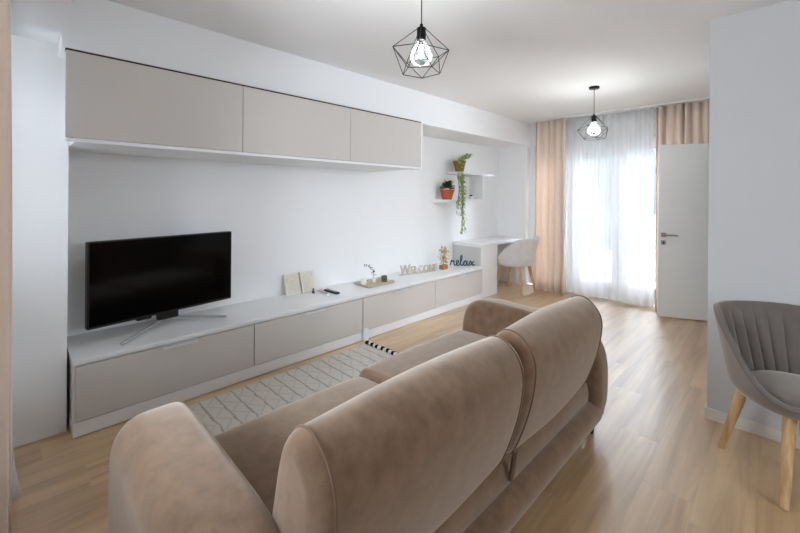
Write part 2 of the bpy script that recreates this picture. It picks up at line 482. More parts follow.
tag(obj('trim_1', box(XW, XBEAM, YN-.05, YF, ZBEAM, CEIL, bev=.004), 'wall'), 'white boxed ceiling beam above the wall cabinets', kind='structure')
tag(obj('trim_2', box(XW, 1.2, YB, YN-.05, CEIL-.27, CEIL, bev=.004), 'wall'), 'lowered white soffit above the near pier', kind='structure')
b = bmesh.new()
box(XP-.012, XR, YP-.012, YP, 0, .07, bev=.003, bm=b)
tag(obj('baseboard_right', b, 'skirt'), 'low pale skirting board along the partition wall', kind='structure')
tag(obj('baseboard_passage', box(XP-.012, XP, YP, DY0-.06, 0, .07, bev=.003), 'skirt'), 'low pale skirting board along the side wall', kind='structure')
tag(obj('baseboard_far', box(-3.34, WX0-.01, YF-.012, YF, 0, .07, bev=.003), 'skirt'), 'skirting board under the desk at the far wall', kind='structure')

# ------------------------------------------------------------------ balcony door (window_1)
def pane_leaf(parent, x0, x1, z0, z1, y0, y1, sl, sr, bot, top):
    f = bmesh.new()
    box(x0, x0+sl, y0, y1, z0, z1, .004, 1, f); box(x1-sr, x1, y0, y1, z0, z1, .004, 1, f)
    box(x0+sl, x1-sr, y0, y1, z0, z0+bot, .004, 1, f); box(x0+sl, x1-sr, y0, y1, z1-top, z1, .004, 1, f)
    lf = obj('leaf_frame', f, 'frame', parent)
    obj('pane', box(x0+sl, x1-sr, (y0+y1)/2-.004, (y0+y1)/2+.004, z0+bot, z1-top), 'glass', lf)
    return lf
win = thing('window_1', 'white glazed balcony double door behind sheer curtain', None, (-1.73, YF+.15, 0), kind='structure')
f = bmesh.new()
wy0, wy1 = YF+.11, YF+.18
box(WX0, WX0+.05, wy0, wy1, 0, WZ, .004, 1, f); box(WX1-.05, WX1, wy0, wy1, 0, WZ, .004, 1, f)
box(WX0+.05, WX1-.05, wy0, wy1, WZ-.05, WZ, .004, 1, f); box(WX0+.05, WX1-.05, wy0, wy1, 0, .03, .004, 1, f)
obj('outer_frame', f, 'frame', win)
pane_leaf(win, -2.82, -2.24, .03, WZ-.05, wy0+.01, wy1-.01, .06, .06, .12, .07)
pane_leaf(win, -2.24, -1.565, .03, WZ-.05, wy0-.01, wy1-.01, .15, .085, .18, .10)
l2 = pane_leaf(win, -1.565, -.65, .03, WZ-.05, wy0-.01, wy1-.01, .085, .12, .18, .10)
h = bmesh.new(); box(-1.53, -1.505, wy0-.03, wy0-.01, 1.0, 1.14, .004, 1, h); tube(h, [(-1.517, wy0-.03, 1.1), (-1.517, wy0-.06, 1.1), (-1.42, wy0-.06, 1.1)], .008)
obj('handle', h, 'white', l2)
# rear window behind the camera; narrow rear and dining windows added for fill
for nm, lab, (r0, r1) in (('added_window_2', 'narrow white framed rear window added to light the pier', RW[0]), ('window_5', 'white framed rear window behind the sofa end', RW[1])):
    wk = thing(nm, lab, None, ((r0+r1)/2, YB-.06, RZ0), kind='structure')
    f = bmesh.new()
    for q in (r0, r1-.04): box(q, q+.04, YB-.09, YB-.03, RZ0, RZ1, .004, 1, f)
    box(r0+.04, r1-.04, YB-.09, YB-.03, RZ0, RZ0+.04, .004, 1, f); box(r0+.04, r1-.04, YB-.09, YB-.03, RZ1-.04, RZ1, .004, 1, f)
    obj('frame', f, 'frame', wk)
    obj('pane', box(r0+.04, r1-.04, YB-.064, YB-.056, RZ0+.04, RZ1-.04), 'glass', wk)
wk = thing('added_window_4', 'white framed window added for fill light in the dining side wall', None, (XR+.06, (KY0+KY1)/2, KZ0), kind='structure')
f = bmesh.new()
for q in (KY0, KY1-.05): box(XR+.03, XR+.09, q, q+.05, KZ0, KZ1, .004, 1, f)
box(XR+.03, XR+.09, KY0+.05, KY1-.05, KZ0, KZ0+.05, .004, 1, f); box(XR+.03, XR+.09, KY0+.05, KY1-.05, KZ1-.05, KZ1, .004, 1, f)
obj('frame', f, 'frame', wk)
obj('pane', box(XR+.056, XR+.064, KY0+.05, KY1-.05, KZ0+.05, KZ1-.05), 'glass', wk)

# ------------------------------------------------------------------ interior door, standing open
ang = math.atan2(.196, .446)
dr = thing('door_1', 'white interior door standing open in front of the peach curtain', None, (-1.02, 5.31, 0), ang, kind='structure')
obj('door_leaf', box(0, .74, 0, .04, .012, 2.003, .003, 2), 'door', dr, local=True)
b = bmesh.new(); box(.026, .060, -.008, 0, 1.00-.06, 1.00-.026+.0, .002, 1, b)
hd = bmesh.new()
for s, y0_, y1_ in ((-1, -.009, 0), (1, .04, .049)):
    hb = bmesh.new(); box(.024, .076, y0_, y1_, .935, .985, .003, 1, hb)
    yo = -.045 if s < 0 else .085
    tube(hb, [(.05, 0 if s < 0 else .04, .96), (.05, yo, .96), (.07, yo, .96), (.18, yo, .957)], .009, 10)
    obj('handle', hb, 'steel', dr, True, True)
    k = bmesh.new(); box(.026, .074, y0_, y1_, .845, .895, .003, 1, k)
    ky = obj('key_plate', k, 'steel', dr, False, True)
    k = bmesh.new(); yy = -.0105 if s < 0 else .0505
    box(.046, .054, min(yy, yy-s*.002), max(yy, yy-s*.002), .855, .882, 0, 1, k)
    obj('keyhole', k, 'gap', ky, False, True)
b.free(); hd.free()

# ------------------------------------------------------------------ curtains
def curtain_mesh(x0, x1, yc, amp, folds, z0, z1, seed, nx=120, nz=14, hem=0.0, pinch=.45, along='x', flare=0, kick=0):
    rr = random.Random(seed); ph = [rr.uniform(-.5, .5) for _ in range(8)]
    def fn(u, v):
        z = z0+(z1-z0)*v
        ph_ = 2*PI*folds*u+ph[0]+.6*math.sin(2*PI*u*1.7+ph[1])+.25*math.sin(3*v+ph[2])*math.sin(5*u)
        a = amp*(1-(1-pinch)*v**3)*(.75+.35*math.sin(2*PI*u*2.3+ph[3]))
        s = math.sin(ph_); s = math.copysign(abs(s)**.8, s)
        xx = x0+(x1-x0)*u + flare*(1-v)**2*(u-.5) + .25*amp*math.cos(ph_)*(1-v*.5)
        yy = yc+a*s+kick*(1-v)**9*math.sin(PI*min(1, u*1.2))
        zz = z+(hem*math.sin(2*PI*u*2.1+ph[4])*(1-v)**6 if hem else 0)
        if along == 'x': return (xx, yy, zz)
        return (yy, xx, zz)
    return grid_mesh(fn, nx, nz)
def curtain(name, label, m, th, *a, **k):
    o = obj(name, curtain_mesh(*a, **k), m, smooth=True)
    solid(o, th, 0)
    return tag(o, label, 'curtain')
curtain('curtain', 'peach floor-length curtain behind the desk chair', 'peach', .004, -2.645, -2.19, 5.562, .052, 5.0, .003, 2.503, 3, flare=.02, nx=200, pinch=.7)
curtain('curtain', 'peach floor-length curtain half hidden by the open white door', 'peach', .004, -1.115, -.60, 5.605, .052, 6.0, .003, 2.503, 11, nx=200, pinch=.9)
curtain('sheer_curtain', 'white sheer curtain across the balcony door', 'sheer', .0015, -2.33, -1.135, 5.64, .024, 12, .015, 2.503, 5, nx=220, pinch=.8, hem=.012)
curtain('curtain', 'peach curtain edge close at the left of the picture', 'peach', .004, -2.18, -1.80, -.048, .055, 3, .012, CEIL-.30, 21, pinch=.7)
curtain('sheer_curtain', 'white sheer hem peeking out by the near pier', 'sheer', .0015, -2.72, -2.25, -.030, .026, 4, .015, CEIL-.30, 23, pinch=.9, flare=.05, kick=.055, nz=30)
tag(obj('curtain_track', box(-2.70, -.58, 5.50, 5.66, 2.505, CEIL, .003), 'white'), 'slim white curtain track on the ceiling above the balcony door', 'curtain track')
tag(obj('curtain_track', box(-2.85, -.7, -.14, 0.0, CEIL-.298, CEIL-.27, .003), 'white'), 'slim white curtain track under the near soffit', 'curtain track')

# ------------------------------------------------------------------ media unit: two low cabinets and the worktop
XB = -2.833; ZT = .446
def low_cabinet(y0, y1, splits, label, handles, foot=False):
    t = thing('media_cabinet', label, 'cabinet', (XB-.25, y0, 0), group='low media cabinets along the wall')
    b = bmesh.new()
    box(XW+.02, XB-.020, y0, y0+.018, .0, ZT-.028, .001, 1, b)
    box(XW+.02, XB-.020, y1-.018, y1, .0, ZT-.028, .001, 1, b)
    box(XW+.02, XB-.022, y0+.018, y1-.018, .092, ZT-.029, .001, 1, b)
    obj('body', b, 'white', t)
    obj('plinth', box(XB-.030, XB-.010, y0+.0, y1, .004, .088, .002, 1), 'white', t)
    for (a, c), (h0, h1) in zip(splits, handles):
        d = obj('drawer', box(XB-.019, XB, a+.002, c-.002, .094, .406, .0015, 1), 'greige', t)
        hb = bmesh.new(); box(XB-.004, XB+.022, h0, h1, .4065, .410, 0, 1, hb); box(XB+.019, XB+.022, h0, h1, .392, .410, 0, 1, hb)
        obj('handle', hb, 'alu', d)
    if foot: obj('foot', box(XB-.008, XB+.022, y0+.004, y0+.055, .0, .115, .003, 1), 'white', t)
    return t
low_cabinet(.258, 2.372, [(.268, 1.308), (1.310, 2.372)], 'low greige two-drawer media cabinet under the television', [(.70, .905), (1.745, 1.935)])
low_cabinet(2.378, 4.440, [(2.378, 3.458), (3.460, 4.436)], 'low greige two-drawer media cabinet next to the desk', [(2.79, 2.98), (3.88, 4.03)], True)
tag(obj('worktop', box(XW, XB+.002, .252, 4.455, ZT-.026, ZT, .002, 1), 'white'), 'long white worktop over the low media cabinets', 'worktop')

# desk at the far end
ZK = .735
dk = thing('desk', 'white built-in desk beside the media unit', 'desk', (-3.1, 5.0, 0))
obj('desk_top', box(XW+.002, XB-.05, 4.462, YF-.002, ZK-.04, ZK, .002, 1), 'white', dk)
obj('side_panel', box(XW+.01, XB-.055, 4.464, 4.484, ZT+.002, ZK-.041, .001, 1), 'panel', dk)
obj('front_panel', box(XB-.075, XB-.055, 4.484, 4.91, .0, ZK-.041, .002, 1), 'white', dk)
obj('side_panel', box(XW+.01, XB-.075, 4.89, 4.91, .0, ZK-.041, .001, 1), 'white', dk)
obj('end_panel', box(XW+.01, XB-.10, YF-.035, YF-.014, .0, ZK-.041, .001, 1), 'white', dk)

# ------------------------------------------------------------------ wall cabinets
XC, ZC0, ZC1 = -2.65, 1.687, 2.153
ys = [.200, 1.130, 2.066, 2.987]
labs = ['longest greige wall cabinet, above the television', 'middle greige wall cabinet under the ceiling beam', 'shortest greige wall cabinet, nearest the plant shelf']
for i in range(3):
    y0, y1 = ys[i], ys[i+1]
    t = thing('wall_cabinet', labs[i], 'cabinet', (XC-.3, (y0+y1)/2, ZC0-.02), group='wall cabinets in a row')
    b = bmesh.new()
    e1 = .022 if i == 2 else 0
    yb = max(y0, YN+.002)
    box(XW+.002, XC-.020, yb, y1+e1, ZC0-.020, ZC0-.002, .001, 1, b)
    box(XW+.002, XC-.020, yb, y1+e1, ZC1-.03, ZC1-.012, .001, 1, b)
    box(XW+.002, XC-.020, yb, yb+.016, ZC0-.002, ZC1-.03, .001, 1, b)
    box(XW+.002, XC-.020, y1+e1-.016, y1+e1, ZC0-.002, ZC1-.03, .001, 1, b)
    obj('body', b, 'white', t)
    d = obj('flap_door', box(XC-.019, XC, y0+.0015, y1-.0015, ZC0, ZC1-.012, .0015, 1), 'greige', t)
    b2 = bmesh.new(); box(XC-.040, XC-.006, y0, y1, ZC1-.012, ZC1, .001, 1, b2)
    obj('shadow_gap_strip', b2, 'gap', t)  # dark strip standing in for the shadow gap above the door
    obj('bottom_edge', box(XC-.020, XC-.002, y0, y1+e1, ZC0-.022, ZC0-.002, .001, 1), 'white', t)
    if i == 2: obj('end_edge', box(XC-.020, XC-.002, y1, y1+e1, ZC0-.002, ZC1-.012, .001, 1), 'white', t)

# ------------------------------------------------------------------ television
tvl = Vector((-3.125, .808, ZT)); tva = math.atan2(1.276-.34, -3.2+3.05)    # direction of the screen width
tv = thing('television', 'black flat-screen television on a silver forked stand', 'television', tvl, tva-0)
W2 = .474
obj('housing', box(-W2, W2, .0, .045, .098, .643, .006, 2), 'black', tv, local=True)
obj('back_bulge', box(-.33, .33, .045, .075, .14, .50, .012, 2), 'black', tv, local=True)
b = bmesh.new()
box(-W2, W2, -.006, 0, .098, .112, .002, 1, b); box(-W2, W2, -.006, 0, .635, .643, .002, 1, b)
box(-W2, -W2+.009, -.006, 0, .112, .635, .002, 1, b); box(W2-.009, W2, -.006, 0, .112, .635, .002, 1, b)
obj('bezel', b, 'leg', tv, local=True)
obj('screen', box(-W2+.009, W2-.009, -.003, -.0005, .112, .635), 'screen', tv, local=True)
st = obj('stand', box(-.07, .07, .0, .04, .05, .10, .008, 2), 'black', tv, local=True)
for s in (-1, 1):
    b = bmesh.new()
    tube(b, [(s*.015, .03, .046), (s*.06, .01, .043), (s*.34, -.155, .012), (s*.345, -.158, .0095)], .0085, 8)
    obj('foot', b, 'steel', tv, True, True)
b = bmesh.new(); box(-.20, -.11, -.001, .035, .082, .098, .004, 1, b)
obj('sensor_lip', b, 'black', tv, local=True)
b = bmesh.new(); tube(b, [(0, .03, .05), (0, .10, .02), (0, .14, .0115)], .010, 8); obj('foot', b, 'steel', tv, True, True)

# ------------------------------------------------------------------ sofa
sf = thing('sofa', 'taupe velvet two-seat sofa seen from behind, facing the television', 'sofa', (-1.22, 1.39, 0))
SY_0, SY_1 = .235, 2.545
def arm_profile():
    return smooth_loop([(-1.64, .13), (-1.665, .25), (-1.675, .40), (-1.662, .515), (-1.625, .595), (-1.555, .645), (-1.45, .660), (-1.31, .658), (-1.1, .65), (-.90, .635), (-.785, .585), (-.725, .47), (-.715, .30), (-.73, .16), (-.79, .105), (-1.2, .10), (-1.58, .10)], 4)
# smooth_loop takes 2-tuples through Vector of length 2
def P2(l): return [(p[0], p[1]) for p in l]
for a, c, ra, rc in ((SY_0, .465, .10, .05), (2.325, SY_1, .05, .10)):
    obj('arm', slab_from_profile(P2(arm_profile()), a, c, ra, 8, 3, 0, rc), 'velvet', sf, True, angle=80)
obj('base', box(-1.67, -.80, .46, 2.33, .10, .27, .03, 3), 'velvet', sf, True, angle=80)
def seat_profile(zt):
    return smooth_loop([(-1.66, .25), (-1.715, .29), (-1.72, zt-.07), (-1.69, zt-.018), (-1.62, zt), (-1.4, zt+.008), (-1.15, zt), (-.98, zt-.01), (-.93, zt-.06), (-.92, .30), (-.96, .25), (-1.3, .245)], 4)
for a, c, z in ((.463, 1.392, .395), (1.396, 2.327, .425)):
    obj('seat_cushion', slab_from_profile(P2(seat_profile(z)), a, c, .03, 5, 6, .006), 'velvet', sf, True, angle=80)
def back_profile(dz=0):
    return smooth_loop([(-.97, .36), (-.945, .50), (-.91, .64), (-.882, .755), (-.85, .818), (-.805, .842), (-.755, .832), (-.706, .785), (-.684, .71), (-.70, .58), (-.742, .44), (-.785, .345), (-.84, .31), (-.92, .315)], 5)
for a, c in ((.455, 1.40), (1.412, 2.285)):
    bc = obj('back_cushion', slab_from_profile(P2(back_profile()), a, c, .05, 6, 8, .014), 'velvet', sf, True, angle=80)
    for e in (a+.046, c-.046):
        b = bmesh.new(); pr = P2(back_profile())
        tube(b, [(p[0], e, p[1]) for p in pr], .0045, 6, closed=True)
        obj('piping', b, 'velvet_dark', bc, True)
    # lower rear skirt tucked under the cushion
obj('rear_panel', slab_from_profile(P2(smooth_loop([(-.84, .36), (-.795, .345), (-.775, .28), (-.79, .20), (-.84, .17), (-.88, .27)], 4)), .46, 2.33, .01, 2, 4), 'velvet', sf, True)
obj('rear_rail', slab_from_profile(P2(smooth_loop([(-.80, .215), (-.755, .225), (-.722, .19), (-.722, .135), (-.755, .10), (-.81, .10)], 5)), .40, 2.39, .02, 3, 4), 'velvet', sf, True, angle=80)
for fx in (-1.66, -.80):
    for fy in (.35, 2.43):
        obj('leg', lathe([(0, 0), (.018, 0), (.028, .105), (0, .105)], 12, (fx, fy, 0)), 'leg', sf, True)
b = bmesh.new(); tube(b, [(-.735, 1.40, .40), (-.745, 1.402, .34), (-.76, 1.408, .27)], .012, 6)
obj('strap', b, 'velvet_dark', sf, True)

# ------------------------------------------------------------------ rug
rg = thing('rug', 'cream woven rug with grey stripes between sofa and media unit', 'rug', (-2.24, 1.42, 0))
obj('pile', box(-2.745, -1.73, .50, 2.335, .0015, .012, .004, 2), 'rug', rg)
rr = random.Random(4)
for k in range(30):
    xx = -2.735+k*.033
    b = bmesh.new()
    lathe([(0, 0), (.016, .004), (.022, .016), (.016, .030), (0, .034)], 8, (xx+rr.uniform(-.006, .006), 2.355+rr.uniform(-.008, .008), .002), b)
    for q in range(4):
        tube(b, [(xx+rr.uniform(-.012, .012), 2.36, .012), (xx+rr.uniform(-.025, .025), 2.40+rr.uniform(-.01, .02), .006)], .006, 5)
    obj('tassel', b, 'tassel_b' if k % 2 == 0 else 'tassel_w', rg, True)

# ------------------------------------------------------------------ velvet shell chairs
def sstep(t): t = max(0, min(1, t)); return t*t*(3-2*t)
def rim(a):
    d = abs(math.degrees(a))
    return .455+.345*sstep((142-d)/(142-45))
def shell_pt(a, s):
    """s 0..1 from underside centre to the rim"""
    if s < .45:
        q = s/.45; rad = .80*q; z = .375+.0*q+.02*q**4
    else:
        q = (s-.45)/.55; rad = .80+.20*q**.75; z = .395+(rim(a)-.395)*q
    ry = .275 if math.cos(a) > 0 else .29
    sq = (abs(math.sin(a))**3+abs(math.cos(a))**3)**(-1/3)     # squarish plan
    rad *= 1+(sq-1)*.75
    lean = .055*max(0, math.cos(a))*max(0, (z-.45)/.35)
    return Vector((.295*rad*math.sin(a), ry*rad*math.cos(a)+lean, z))
def chair(label, loc, rz, vel, group='grey velvet shell chairs'):
    t = thing('shell_chair', label, 'chair', loc, rz, group)
    NA, NS = 64, 15
    bm = bmesh.new()
    c = bm.verts.new((0, 0, .375)); rings = []
    for j in range(1, NS):
        rings.append([bm.verts.new(shell_pt(2*PI*i/NA if i <= NA/2 else 2*PI*i/NA-2*PI, j/(NS-1))) for i in range(NA)])
    for i in range(NA): bm.faces.new((c, rings[0][i], rings[0][(i+1) % NA]))
    for a_, b_ in zip(rings, rings[1:]):
        for i in range(NA): bm.faces.new((a_[i], a_[(i+1) % NA], b_[(i+1) % NA], b_[i]))
    sh = obj('shell', bm, vel, t, True, True, angle=80)
    md = sh.modifiers.new('thickness', 'SOLIDIFY'); md.thickness = .028; md.offset = -1
    md2 = sh.modifiers.new('soft', 'BEVEL'); md2.width = .011; md2.segments = 3; md2.limit_method = 'ANGLE'; md2.angle_limit = 1.0
    # channelled lining of the back
    def lin_(u, v):
        a = math.radians(-96+192*u)
        ztop = rim(a)-.018
        q0 = (.455-.395)/(rim(a)-.395); q1 = (ztop-.395)/(rim(a)-.395)
        q = q0+(q1-q0)*v
        p = shell_pt(a, .45+.55*q)
        edge = min(1, 4*(1-v), 6*min(u, 1-u)+.1)
        sc_ = abs(math.sin(PI*14*u))**.6
        inw = .026+.020*edge*sc_
        n_ = Vector((math.sin(a), math.cos(a), 0))
        return p-n_*inw
    ln = obj('back_lining', grid_mesh(lin_, 169, 12), vel, t, True, True, angle=80)
    # seat pad
    bm = bmesh.new(); prof = [(0, .478), (.5, .477), (.80, .468), (.94, .45), (.985, .425), (.95, .40)]
    rings = []
    for f_, z in prof:
        if f_ == 0: rings.append([bm.verts.new((0, 0, z))]); continue
        rings.append([bm.verts.new((.235*f_*math.sin(k*2*PI/40), (.215 if math.cos(k*2*PI/40) > 0 else .265)*f_*math.cos(k*2*PI/40)-.004, z)) for k in range(40)])
    for k in range(40): bm.faces.new((rings[0][0], rings[1][k], rings[1][(k+1) % 40]))
    for a_, b_ in zip(rings[1:], rings[2:]):
        for k in range(40): bm.faces.new((a_[k], a_[(k+1) % 40], b_[(k+1) % 40], b_[k]))
    bm.faces.new(rings[-1])
    obj('seat_pad', bm, vel, t, True, True, angle=80)
    for sx in (-1, 1):
        for sy in (-1, 1):
            b = bmesh.new()
            tube(b, [(sx*.205, sy*.215, 0), (sx*.135, sy*.145, .392)], .016, 14, .026)
            obj('leg', b, 'oak', t, True, True)
    return t
def yaw_facing(fx, fy): return math.atan2(fy, fx)+PI/2      # local front is -Y
chair('dark grey velvet shell chair in front of the partition wall', (.058, 2.755, 0), yaw_facing(.58, -.81), 'gvelvet')
chair('grey velvet shell chair pushed in at the white desk, window light in its colour', (-2.775, 5.215, 0), yaw_facing(-1, .0), 'gvelvet_lit')

# ------------------------------------------------------------------ pendant lamps
def pendant(label, x, y, zmid, phase, watts):
    t = thing('pendant_lamp', label, 'lamp', (x, y, zmid), 0, 'wire cage pendant lamps')
    obj('canopy', lathe([(0, CEIL-.022), (.045, CEIL-.022), (.05, CEIL-.018), (.05, CEIL), (0, CEIL)], 24, (x, y, 0)), 'bmetal', t, True)
    b = bmesh.new(); tube(b, [(x, y, CEIL-.02), (x, y, zmid+.145)], .0028, 8); obj('cord', b, 'bmetal', t, True)
    obj('socket', lathe([(0, .15), (.008, .15), (.010, .135), (.024, .128), (.024, .068), (.020, .064), (0, .064)], 20, (x, y, zmid)), 'bmetal', t, True)
    top = []; mid = []; low = []
    N = 5
    for k in range(N):
        a = phase+2*PI*k/N
        top.append(Vector((x+.024*math.cos(a), y+.024*math.sin(a), zmid+.122)))
        mid.append(Vector((x+.155*math.cos(a), y+.155*math.sin(a), zmid+(.018 if k % 2 else -.012))))
        a2 = a+PI/N
        low.append(Vector((x+.105*math.cos(a2), y+.105*math.sin(a2), zmid-.108)))
    R_ = .0022
    b = bmesh.new()
    for k in range(N):
        k2 = (k+1) % N
        for p, q in ((top[k], mid[k]), (mid[k], mid[k2]), (mid[k], low[k]), (mid[k2], low[k]), (low[k], low[k2]), (top[k], top[k2])):
            tube(b, [p, q], R_, 6)
    obj('wire_cage', b, 'bmetal', t)
    prof = [(.016, .068), (.020, .055), (.034, .035), (.055, .005), (.064, -.025), (.058, -.052), (.038, -.072), (0, -.08)]
    bl = obj('bulb', lathe(prof, 24, (x, y, zmid)), 'bulb', t, True, angle=80)
    obj('filament', lathe([(0, .05), (.010, .048), (.013, .02), (.013, -.015), (.008, -.028), (0, -.03)], 12, (x, y, zmid-.005)), 'glow', bl, True)
    d = bpy.data.lights.new('pendant_bulb', 'POINT'); d.energy = watts; d.shadow_soft_size = .06; d.color = (1, .97, .93)
    lo = bpy.data.objects.new('pendant_bulb_light', d); COL.objects.link(lo); lo.parent = t; lo.location = (0, 0, -.045)
    return t
pendant('nearer and larger-looking black wire cage pendant lamp', -1.38, 1.548, 2.165, .35, 2)
pendant('farther black wire cage pendant lamp, in front of the sheer curtain', -1.375, 4.21, 2.095, .9, 5)

# ------------------------------------------------------------------ wall shelf and its plants
XS = -3.11
sh = thing('wall_shelf', 'white stepped wall shelf holding plants above the desk', 'shelf', (-3.23, 4.5, 1.30))
obj('board', box(XW, XS, 4.03, 4.90, 1.305, 1.338, .002, 1), 'white', sh)
obj('board', box(XW, XS, 4.31, 5.17, 1.690, 1.722, .002, 1), 'white', sh)
obj('upright', box(XW, XS, 4.867, 4.90, 1.338, 1.690, .002, 1), 'white', sh)

def leaf(bm, base, d, L, Wd, droop=.3, nrm=None):
    base = Vector(base); d = Vector(d).normalized()
    side = d.cross(Vector((0, 0, 1)))
    side = side.normalized() if side.length > 1e-4 else Vector((1, 0, 0))
    rows = []
    for i, (t, wf) in enumerate(((0, .12), (.3, .85), (.6, 1.0), (.85, .6), (1, .04))):
        c = base+d*L*t-Vector((0, 0, droop*L*t*t))
        rows.append((bm.verts.new(c-side*Wd*wf/2), bm.verts.new(c-Vector((0, 0, -.08*Wd))), bm.verts.new(c+side*Wd*wf/2)))
    for a, b in zip(rows, rows[1:]):
        bm.faces.new((a[0], a[1], b[1], b[0])); bm.faces.new((a[1], a[2], b[2], b[1]))
def pot(parent, x, y, z, r0, r1, h, m, rimh=.02):
    obj('pot', lathe([(0, 0), (r0, 0), (r1, h-rimh), (r1+.008, h-rimh), (r1+.008, h), (r1-.004, h), (r1-.008, h-.02), (0, h-.02)], 28, (x, y, z)), m, parent, True, angle=35)
    obj('soil', lathe([(0, h-.012), (r1-.01, h-.014), (r1-.01, h-.019), (0, h-.019)], 20, (x, y, z)), 'soil', parent)
rr = random.Random(12)
# bushy plant in the terracotta pot
px, py, pz = -3.21, 4.15, 1.339
t = thing('potted_plant', 'bushy dark green plant in a terracotta pot on the lower shelf', 'plant', (px, py, pz))
pot(t, px, py, pz, .062, .088, .135, 'terra', .028)
b = bmesh.new()
for k in range(90):
    a = rr.uniform(0, 2*PI); e = rr.uniform(.05, 1.35)
    d = Vector((math.cos(a)*math.cos(e), math.sin(a)*math.cos(e), math.sin(e)))
    o = Vector((px, py, pz+.15))+Vector((d.x*.055, d.y*.075, d.z*.07))*rr.uniform(.2, 1)
    leaf(b, o, d, rr.uniform(.06, .085), rr.uniform(.04, .055), .3)
solid(obj('foliage', b, 'leafd', t, True), .0012, 0)
# trailing plant in the brass pot
px, py, pz = -3.20, 4.41, 1.723
t = thing('trailing_plant', 'trailing pale green vine in an aged brass pot on the upper shelf', 'plant', (px, py, pz))
pot(t, px, py, pz, .055, .085, .15, 'brass', .018)
b = bmesh.new(); lb = bmesh.new()
strands = []
for k in range(8):
    a = rr.uniform(-.9, .9)
    dx = XS+.02+rr.uniform(0, .04); dy = py-.16+rr.uniform(-.07, .07)
    Ld = rr.uniform(.45, .62) if k < 5 else rr.uniform(.66, .86)
    if k >= 5: dy = py-.15+rr.uniform(-.04, .05)
    pts = smooth_loop([(px+.02, py+.02*a, pz+.14), (px+.07, py+(dy-py)*.5, pz+.18), (dx, dy, pz+.06), (dx+rr.uniform(-.01, .02), dy+rr.uniform(-.03, .03), pz-Ld*.5), (dx, dy+rr.uniform(-.04, .05), pz-Ld)], 7, False)
    strands.append(pts); tube(b, pts, .0025, 5)
    for i in range(4, len(pts)):
        if pts[i].z > pz-.02 and rr.random() < .85: continue
        dens = 2 if pts[i].z > pz-.45 else 1
        for q in range(dens):
            if rr.random() < (.9 if dens == 2 else .8):
                aa = rr.uniform(-1.2, 1.2)
                leaf(lb, pts[i], (math.cos(aa)*.7+.2, math.sin(aa), rr.uniform(-.7, .1)), rr.uniform(.035, .055), rr.uniform(.022, .034), .5)
for k in range(9):
    a = rr.uniform(-.6, 2.2); L = rr.uniform(.10, .2)
    p0 = Vector((px, py, pz+.14)); dirv = Vector((math.cos(a)*.35, math.sin(a)*.9+.2, .9))
    pts = smooth_loop([p0, p0+dirv*L*.6, p0+Vector((dirv.x*1.3, dirv.y*1.5, .75))*L], 5, False); tube(b, pts, .002, 5)
    for p in pts[3::2]: leaf(lb, p, (rr.uniform(-.5, 1), rr.uniform(-.4, 1), rr.uniform(-.3, .5)), rr.uniform(.05, .075), rr.uniform(.022, .03), .6)
obj('stems', b, 'stem', t, True)
solid(obj('foliage', lb, 'leafl', t, True), .001, 0)
# little ornament
px, py, pz = -3.20, 4.70, 1.339
t = thing('ornament', 'tiny white cup with dark rosette on the lower shelf', 'ornament', (px, py, pz))
obj('cup', lathe([(0, 0), (.028, 0), (.038, .045), (.033, .045), (.026, .012), (0, .012)], 20, (px, py, pz)), 'wglass', t, True)
b = bmesh.new()
for k in range(12):
    a = k*2.4; e = .3+k*.08
    leaf(b, (px, py, pz+.035), (math.cos(a)*math.cos(e), math.sin(a)*math.cos(e), math.sin(e)), .04, .018, .1)
solid(obj('rosette', b, 'gap', t, True), .002, 0)

# ------------------------------------------------------------------ small things on the worktop
# leaning picture cards
def card(y0, y1, xb, hgt, label, tilt, yshift):
    t = thing('picture_card', label, 'picture', (xb, (y0+y1)/2, ZT), 0, 'picture cards leaning on the wall')
    xt = xb-tilt; n_ = Vector((hgt, 0, tilt)).normalized()
    def quad(bm, ins, off, th):
        f = ins/hgt
        A = [Vector((xb-tilt*f, y0+ins, ZT+.001+hgt*f)), Vector((xb-tilt*f, y1-ins, ZT+.001+hgt*f)), Vector((xt+tilt*f, y1-ins+yshift, ZT+.001+hgt*(1-f))), Vector((xt+tilt*f, y0+ins+yshift, ZT+.001+hgt*(1-f)))]
        v = [bm.verts.new(p+n_*off) for p in A]+[bm.verts.new(p+n_*(off-th)) for p in A]
        for fc in ((0, 1, 2, 3), (7, 6, 5, 4), (0, 4, 5, 1), (1, 5, 6, 2), (2, 6, 7, 3), (3, 7, 4, 0)): bm.faces.new([v[i] for i in fc])
        return bm
    obj('board', quad(bmesh.new(), 0, 0, .014), 'cream', t)
    obj('print', quad(bmesh.new(), .016, .0012, .001), 'print', t)
card(1.815, 1.965, -3.262, .195, 'cream picture card leaning on the wall, nearer the television', .055, -.004)
card(1.985, 2.135, -3.262, .195, 'cream picture card leaning on the wall, beside the tiny figures', .055, -.004)
t = thing('figurine', 'tiny dark brown figure beside the picture card', 'figurine', (-3.20, 2.06, ZT))
obj('body', lathe([(0, 0), (.014, 0), (.015, .012), (.008, .026), (0, .03)], 14, (-3.20, 2.06, ZT)), 'brown', t, True)
obj('head', lathe([(0, .026), (.009, .030), (.010, .038), (.006, .046), (0, .048)], 14, (-3.20, 2.06, ZT)), 'brown', t, True)
b = bmesh.new(); box(-3.20, -3.15, 2.10, 2.145, ZT, ZT+.016, .007, 2, b); 
t = thing('keepsake_box', 'tiny dusty pink box beside the picture card', 'box', (-3.175, 2.12, ZT))
obj('base', b, 'pink', t); obj('lid', box(-3.202, -3.148, 2.098, 2.147, ZT+.016, ZT+.024, .004, 2), 'pink', t)
